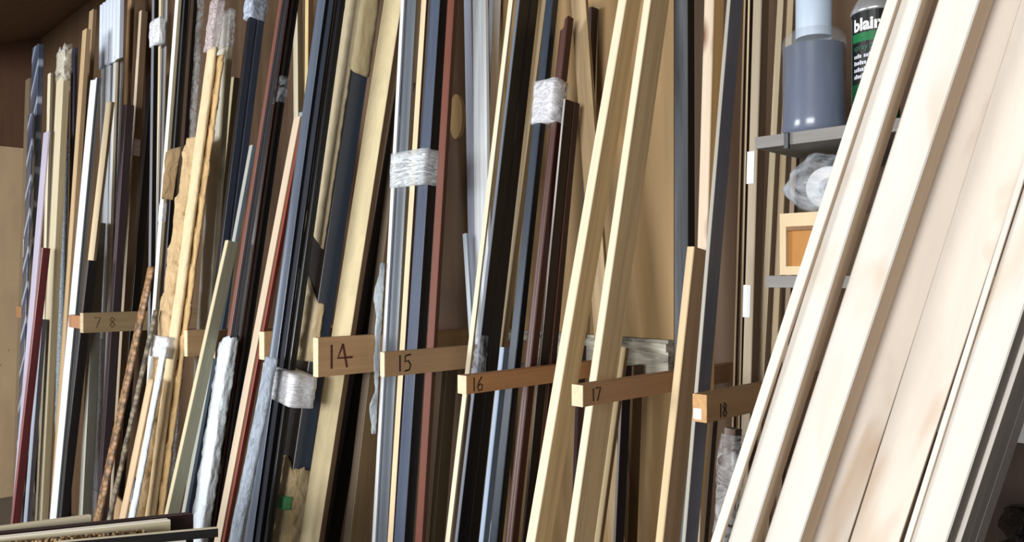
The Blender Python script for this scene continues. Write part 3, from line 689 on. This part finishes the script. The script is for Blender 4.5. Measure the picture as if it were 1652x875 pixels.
# ------------------------------------------------------------------ shelving, bottle, can, bag, carton
root = empty('shelving_unit', (-0.1, 1.3, 0), 'grey wooden shelves on the wall behind the big pale boards', 'shelf')
SHELF = W('#8d8a86', 0.8, 0.65, 60); SHELF_D = W('#5c564e', 0.8)
def shelf(x0, x1, z0, z1, yf=1.12):
    bm = bevelled_box(0, YW - 0.001 - yf, 0, z1 - z0, 0, x1 - x0, 0.0015)
    M = Matrix(((0, 0, 1, x0), (1, 0, 0, yf), (0, 1, 0, z0), (0, 0, 0, 1)))
    return put('shelf', bm, SHELF, M, root)
shelf(-0.624, 0.35, 1.594, 1.612); shelf(-0.606, 0.35, 1.383, 1.401); shelf(-0.48, 0.35, 1.198, 1.228); shelf(-0.48, 0.35, 0.93, 0.955)
for x in (0.35,):
    bm = bevelled_box(x, x + 0.03, 1.12, YW - 0.001, 0.001, 2.1, 0.002); put('side_panel', bm, SHELF_D, None, root)
bm = bevelled_box(-0.574, -0.567, 1.114, 1.1195, 1.588, 1.6115, 0.001); put('shelf_clip', bm, P('#3e4044', 0.4, metal=0.6), None, root)
bm = bevelled_box(-0.50, 0.35, YW - 0.012, YW - 0.001, 0.05, 1.19, 0.001); put('shade_panel', bm, W('#3a2618', 0.8), None, root)  # dark sheet standing in for the shade behind the lower shelves

# bottle
ZS = 1.612
p = on_lean(1313, 210, 1.185); bx, by = p.x, 1.185
root = empty('bottle', (bx, by, ZS), 'translucent plastic bottle of dark blue-grey liquid on the top shelf', 'bottle')
R = 0.0465
prof = [(0, 0.001), (R * .93, 0.001), (R * 1.03, 0.004), (R * 1.04, 0.012), (R * 1.0, 0.022), (R * .985, 0.03), (R * .985, 0.128), (R * 1.0, 0.134), (R * 1.0, 0.143), (R * .96, 0.151), (R * .80, 0.159), (R * .60, 0.163)]
m_sh, nt, b = newmat('milky_plastic'); b.inputs['Base Color'].default_value = (*lin('#cfd8de'), 1); b.inputs['Roughness'].default_value = 0.25
b.inputs['Transmission Weight'].default_value = 0.0; b.inputs['Alpha'].default_value = 0.16; b.inputs['Specular IOR Level'].default_value = 0.6
bm = bmesh.new(); lathe(bm, prof, 48); put('bottle_body', bm, m_sh, Matrix.Translation((bx, by, ZS)), root, smooth=True)
bm = bmesh.new(); lathe(bm, [(0, 0.003), (R * .90, 0.003), (R * 1.0, 0.012), (R * .97, 0.025), (R * .96, 0.136), (0, 0.136)], 48)
put('liquid', bm, P('#434f70', 0.2, 0.95, spec=0.8), Matrix.Translation((bx, by, ZS)), root, smooth=True)['label'] = 'dark blue-grey liquid'
bm = bmesh.new(); lathe(bm, [(R * .57, 0.150), (R * .57, 0.163), (R * .57, 0.168), (R * .57, 0.215), (R * .5, 0.22), (0, 0.22)], 40)
put('cap', bm, P('#bccbdd', 0.35, 0.95), Matrix.Translation((bx, by, ZS)), root, smooth=True)

# spray can
p = on_lean(1412, 200, 1.20); cx_, cy_ = p.x, 1.20
root = empty('spray_can', (cx_, cy_, ZS), 'black and green spray can beside the bottle on the top shelf', 'spray can')
r = 0.0325; Mc = Matrix.Translation((cx_, cy_, ZS)) @ Matrix.Diagonal((1, 1, 1.06, 1))
bm = bmesh.new(); lathe(bm, [(0, 0.001), (r * .95, 0.001), (r, 0.004), (r, 0.160), (0, 0.160)], 48); put('can_body', bm, P('#121516', 0.3), Mc, root, smooth=False)
def band(z0, z1, mat, name, rr=r * 1.006, a0=0, a1=2 * PI):
    bm = bmesh.new(); n = 48; A1 = []; B1 = []
    for k in range(n + 1):
        a = a0 + (a1 - a0) * k / n
        A1.append(bm.verts.new((rr * math.cos(a), rr * math.sin(a), z0))); B1.append(bm.verts.new((rr * math.cos(a), rr * math.sin(a), z1)))
    for k in range(n): bm.faces.new((A1[k], A1[k + 1], B1[k + 1], B1[k]))
    bmesh.ops.solidify(bm, geom=bm.faces[:], thickness=0.0003)
    return put(name, bm, mat, Mc, root)
GREEN = P('#2f9a5c', 0.4); 
face = math.atan2(-cy_, -cx_)            # towards the viewer
band(0.004, 0.062, P('#1d6b3f', 0.4), 'green_panel', a0=face - 1.15, a1=face + 2.0)
band(0.119, 0.131, GREEN, 'green_band', a0=face - 1.15, a1=face + 2.0)
band(0.006, 0.155, P('#9fb8a4', 0.4), 'pale_stripe', a0=face - 1.32, a1=face - 1.24)
bm = bmesh.new(); lathe(bm, [(r, 0.160), (r * 1.04, 0.161), (r * 1.04, 0.164), (r * .92, 0.172), (r * .80, 0.179), (r * .70, 0.182), (r * .72, 0.184), (r * .66, 0.186), (0, 0.187)], 48)
put('dome', bm, P('#d8dcde', 0.22, 0.95, metal=0.7), Mc, root, smooth=True)
bm = bmesh.new(); lathe(bm, [(r * .62, 0.187), (r * .62, 0.222), (r * .55, 0.226), (0, 0.226)], 40); put('can_cap', bm, P('#2a2b30', 0.4), Mc, root, smooth=True)
def cyl_text(txt, size, z, ang0, mat, name, bold=0.0, rr=r * 1.012):
    cu = bpy.data.curves.new(name, 'FONT'); cu.body = txt; cu.size = size; cu.offset = bold; cu.resolution_u = 3
    ob = bpy.data.objects.new(name + '_tmp', cu); C.objects.link(ob)
    dg = bpy.context.evaluated_depsgraph_get(); me = bpy.data.meshes.new_from_object(ob.evaluated_get(dg))
    bpy.data.objects.remove(ob)
    bm = bmesh.new(); bm.from_mesh(me)
    bmesh.ops.triangulate(bm, faces=bm.faces[:])
    bmesh.ops.subdivide_edges(bm, edges=bm.edges[:], cuts=1)
    for v in bm.verts:
        a = ang0 + v.co.x / rr
        v.co = Vector((rr * math.cos(a), rr * math.sin(a), z + v.co.y))
    return put(name, bm, mat, Mc, root)
WT = P('#f2f4f2', 0.5)
cyl_text('blair', 0.023, 0.1345, face - 1.02, WT, 'lettering', 0.0008)
cyl_text('spray fix', 0.011, 0.108, face - 1.02, P('#2f5a44', 0.5), 'lettering', 0.0002)
for k, wds in enumerate(((4, 7, 5), (6, 4, 6), (7, 5, 3), (5, 6, 4))):         # four lines of small print, too small to read
    bm = bmesh.new(); a = face - 1.0; z = 0.097 - k * 0.0092
    for wl in wds:
        for q in range(wl):
            hgt = 0.0042 + 0.0016 * ((q * 7 + k * 3 + wl) % 3 == 0)
            a2 = a + 0.0028 / r
            vs = [bm.verts.new((r * 1.012 * math.cos(t), r * 1.012 * math.sin(t), zz)) for t, zz in ((a, z), (a2, z), (a2, z + hgt), (a, z + hgt))]
            bm.faces.new(vs); a = a2 + 0.0007 / r
        a += 0.003 / r
    put('small_print', bm, P('#c9cdd6', 0.5), Mc, root)

# carton with an open window, on the lower shelf
ZL = 1.401
pl = on_lean(1258, 440, 1.145); x0 = pl.x
root = empty('carton', (x0 + 0.05, 1.19, ZL), 'small cream carton with an orange-tan window on the lower shelf', 'box')
w_, h_, d_ = 0.095, 0.094, 0.10
bm = bmesh.new(); t = 0.010
box(bm, x0, x0 + t, 1.145, 1.145 + d_, ZL + .001, ZL + h_); box(bm, x0 + 0.058, x0 + w_, 1.145, 1.145 + d_, ZL + .001, ZL + h_)
box(bm, x0 + t, x0 + 0.058, 1.145, 1.145 + d_, ZL + .001, ZL + 0.014); box(bm, x0 + t, x0 + 0.058, 1.145, 1.145 + d_, ZL + h_ - 0.020, ZL + h_)
put('carton_body', bm, W('#dcc193', 0.92, 0.7, 30), None, root)
bm = bmesh.new(); box(bm, x0 + t, x0 + 0.058, 1.153, 1.157, ZL + 0.014, ZL + h_ - 0.020); put('window_panel', bm, PAPER('#b9854a', 0.9, 0.2), None, root)['label'] = 'orange-tan inner panel'
bm = bmesh.new(); box(bm, x0 + t, x0 + 0.058, 1.146, 1.154, ZL + h_ - 0.026, ZL + h_ - 0.020); put('flap', bm, W('#8f6436'), None, root)

# bag with a tape roll, on the carton
ZC = ZL + h_
p = on_lean(1334, 316, 1.17)
root = empty('tape_roll', (p.x, 1.19, ZC), 'white roll inside the clear plastic bag on the carton', 'roll')
MR = Matrix.Translation((p.x, 1.175, ZC + 0.0365)) @ Matrix.Rotation(PI / 2 - 0.1, 4, 'X') @ Matrix.Rotation(0, 4, 'Z')
MR = Matrix.Translation((p.x, 1.175, ZC + 0.0365)) @ Matrix.Rotation(0.5, 4, 'Z') @ Matrix.Rotation(PI / 2, 4, 'X')
bm = bmesh.new(); lathe(bm, [(0.014, -0.011), (0.0305, -0.011), (0.0315, -0.010), (0.0315, 0.010), (0.0305, 0.011), (0.014, 0.011), (0.014, -0.011)], 40); put('roll_body', bm, P('#eceef0', 0.5), MR, root, smooth=False)
bm = bmesh.new(); lathe(bm, [(0.007, -0.010), (0.0138, -0.010), (0.0138, 0.010), (0.007, 0.010), (0.007, -0.010)], 32); put('core', bm, P('#b9bcc0', 0.5), MR, root)
bm = bmesh.new()
bmesh.ops.create_icosphere(bm, subdivisions=4, radius=1)
for v in bm.verts:
    q = v.co.copy(); nn = noise.noise(q * 2.2) * 0.16 + noise.noise(q * 6) * 0.06
    zz = q.z
    k = 1 - 0.35 * max(0, zz)
    v.co = Vector((q.x * 0.064 * k * (1 + nn) - 0.014 * max(0, zz), q.y * 0.042 * k * (1 + nn), max(-0.0445, zz * 0.046 * (1 + nn * .4))))
o = put('plastic_bag', bm, FILM(0.22, '#cdd6de', 13), Matrix.Translation((p.x - 0.006, 1.185, ZC + 0.0455)), None, smooth=True)
props(o, 'crumpled clear plastic bag holding a white roll, on the carton', 'bag')

# shiny black bag at the lower right
bm = bmesh.new(); bmesh.ops.create_icosphere(bm, subdivisions=5, radius=1)
for v in bm.verts:
    q = v.co.copy(); nn = noise.noise(q * 2.0) * 0.2 + abs(noise.noise(q * 5)) * 0.16 + abs(noise.noise(q * 11)) * 0.06
    v.co = Vector((q.x * 0.16 * (1 + nn), q.y * 0.13 * (1 + nn), max(-0.075, q.z * 0.085 * (1 + nn))))
o = put('black_bag', bm, P('#08080a', 0.1, spec=0.9), Matrix.Translation((-0.16, 1.28, 1.031)), None, smooth=True)
props(o, 'shiny black plastic bag under the shelf at the lower right', 'bag')

# ------------------------------------------------------------------ pile of mouldings at the lower left, on a bench
ZBN = 0.8945
root = empty('workbench', (-1.75, -0.1, 0), 'low wooden workbench under the pile of loose mouldings', 'bench')
bm = bevelled_box(-1.80, -1.28, -0.75, 0.47, ZBN - 0.035, ZBN, 0.003); put('bench_top', bm, W('#8d6d48', 0.8, 0.6, 20), None, root)
for (x, y) in ((-1.75, -0.69), (-1.33, -0.69), (-1.75, 0.40), (-1.33, 0.40)):
    bm = bevelled_box(x - 0.03, x + 0.03, y - 0.03, y + 0.03, 0.001, ZBN - 0.035, 0.003); put('leg', bm, W('#8d6d48'), None, root)
def lying(name, label, L, z, wd, h, mats, prof=None, back=0.06):
    (xa, ya), (xb, yb) = L
    p0, p1 = on_level(xa, ya, z), on_level(xb, yb, z)
    a = (p1 - p0).normalized(); ln = (p1 - p0).length + back; p0 = p1 - a * ln
    sd = a.cross(Vector((0, 0, 1))).normalized()
    c = min(wd, h) * .12
    bm = bmesh.new()
    pts = [(0, -h), (0, -c), (-c, 0), (-wd * .35, 0), (-wd * .42, -h * .10), (-wd * .6, -h * .10), (-wd * .67, 0), (-wd + c, 0), (-wd, -c), (-wd, -h)]
    va = [bm.verts.new((x, y, 0)) for x, y in pts]; vb = [bm.verts.new((x, y, ln + x * 0.5)) for x, y in pts]
    n_ = len(pts)
    for i in range(n_):
        f = bm.faces.new((va[i], va[(i + 1) % n_], vb[(i + 1) % n_], vb[i])); f.material_index = 1 if i in (0, 9) else 0
    bm.faces.new(va); bm.faces.new(vb).material_index = 1
    M = Matrix(((sd.x, 0, a.x, p0.x), (sd.y, 0, a.y, p0.y), (sd.z, 1, a.z, p0.z), (0, 0, 0, 1)))
    o = put(name, bm, mats, M); props(o, label, 'moulding', 'loose mouldings piled at the lower left'); return o
lying('moulding_stick', 'cream strip at the back of the loose pile, lower left', ((0, 850), (147, 831)), 0.950, 0.008, 0.055, (CREAM, CREAM))
lying('moulding_stick', 'dark plum moulding with a slanted end, in the loose pile', ((0, 862), (312, 830)), 0.950, 0.022, 0.055, (P('#2e1a1e', 0.35), P('#2a181c', 0.35)))
lying('moulding_stick', 'thick cream board in the middle of the loose pile', ((0, 868), (275, 839)), 0.953, 0.016, 0.058, (P('#f8f3e4', 0.5, 0.97), P('#d0c6a8', 0.5)))
lying('moulding_stick', 'black moulding with a cream top reaching furthest right in the loose pile', ((150, 870), (352, 852)), 0.952, 0.009, 0.0165, (CREAMW, P('#0e0d0d', 0.35)))
lying('moulding_stick', 'ornate speckled gold moulding at the front of the loose pile', ((0, 878), (236, 857)), 0.950, 0.012, 0.055, (CARVED('#7a5a34', '#d8b878', 160), CARVED('#7a5a34', '#d8b878', 160)))

lying('moulding_stick', 'pale offcut tucked under the black and cream moulding of the loose pile', ((150, 886), (300, 871)), 0.9350, 0.009, 0.0400, (CREAM, P('#d8d4cc', 0.5)))

# ------------------------------------------------------------------ light: daylight through the open front of the workshop, plus an added left fill
def area(name, loc, target, sx, sy, power, col):
    l = bpy.data.lights.new(name, 'AREA'); l.shape = 'RECTANGLE'; l.size = sx; l.size_y = sy; l.energy = power; l.color = col
    o = bpy.data.objects.new(name, l); C.objects.link(o); o.location = loc
    o.rotation_euler = (Vector(target) - Vector(loc)).to_track_quat('-Z', 'Y').to_euler(); return o
area('doorway_daylight', (0.6, -4.2, 1.75), (-1.2, 1.2, 1.35), 2.6, 1.5, 258, (1.0, 1.0, 1.0))
area('left_fill', (-3.6, -2.9, 1.7), (-3.6, 1.2, 1.4), 1.8, 1.2, 175, (0.95, 0.98, 1.0))  # added fill lamp that brightens the left end of the rack
w = bpy.data.worlds.new('World'); bpy.context.scene.world = w; w.use_nodes = True
w.node_tree.nodes['Background'].inputs['Color'].default_value = (0.9, 0.95, 1.0, 1); w.node_tree.nodes['Background'].inputs['Strength'].default_value = 0.24

cam = bpy.data.cameras.new('Camera'); co = bpy.data.objects.new('Camera', cam); C.objects.link(co)
co.location = CAM
co.rotation_euler = FWD.to_track_quat('-Z', 'Y').to_euler()
cam.sensor_width = 36; cam.lens = 36 * FPX / 1652; cam.shift_y = (HY - 437.5) / 1652
cam.clip_start = 0.02
bpy.context.scene.camera = co
sc = bpy.context.scene
sc.view_settings.view_transform = 'Standard'; sc.view_settings.look = 'None'; sc.view_settings.gamma = 1; sc.view_settings.use_curve_mapping = False
sc.view_settings.exposure = 0.0
if __name__ == '__main__':
    for l in LOG: print('LOG', l)
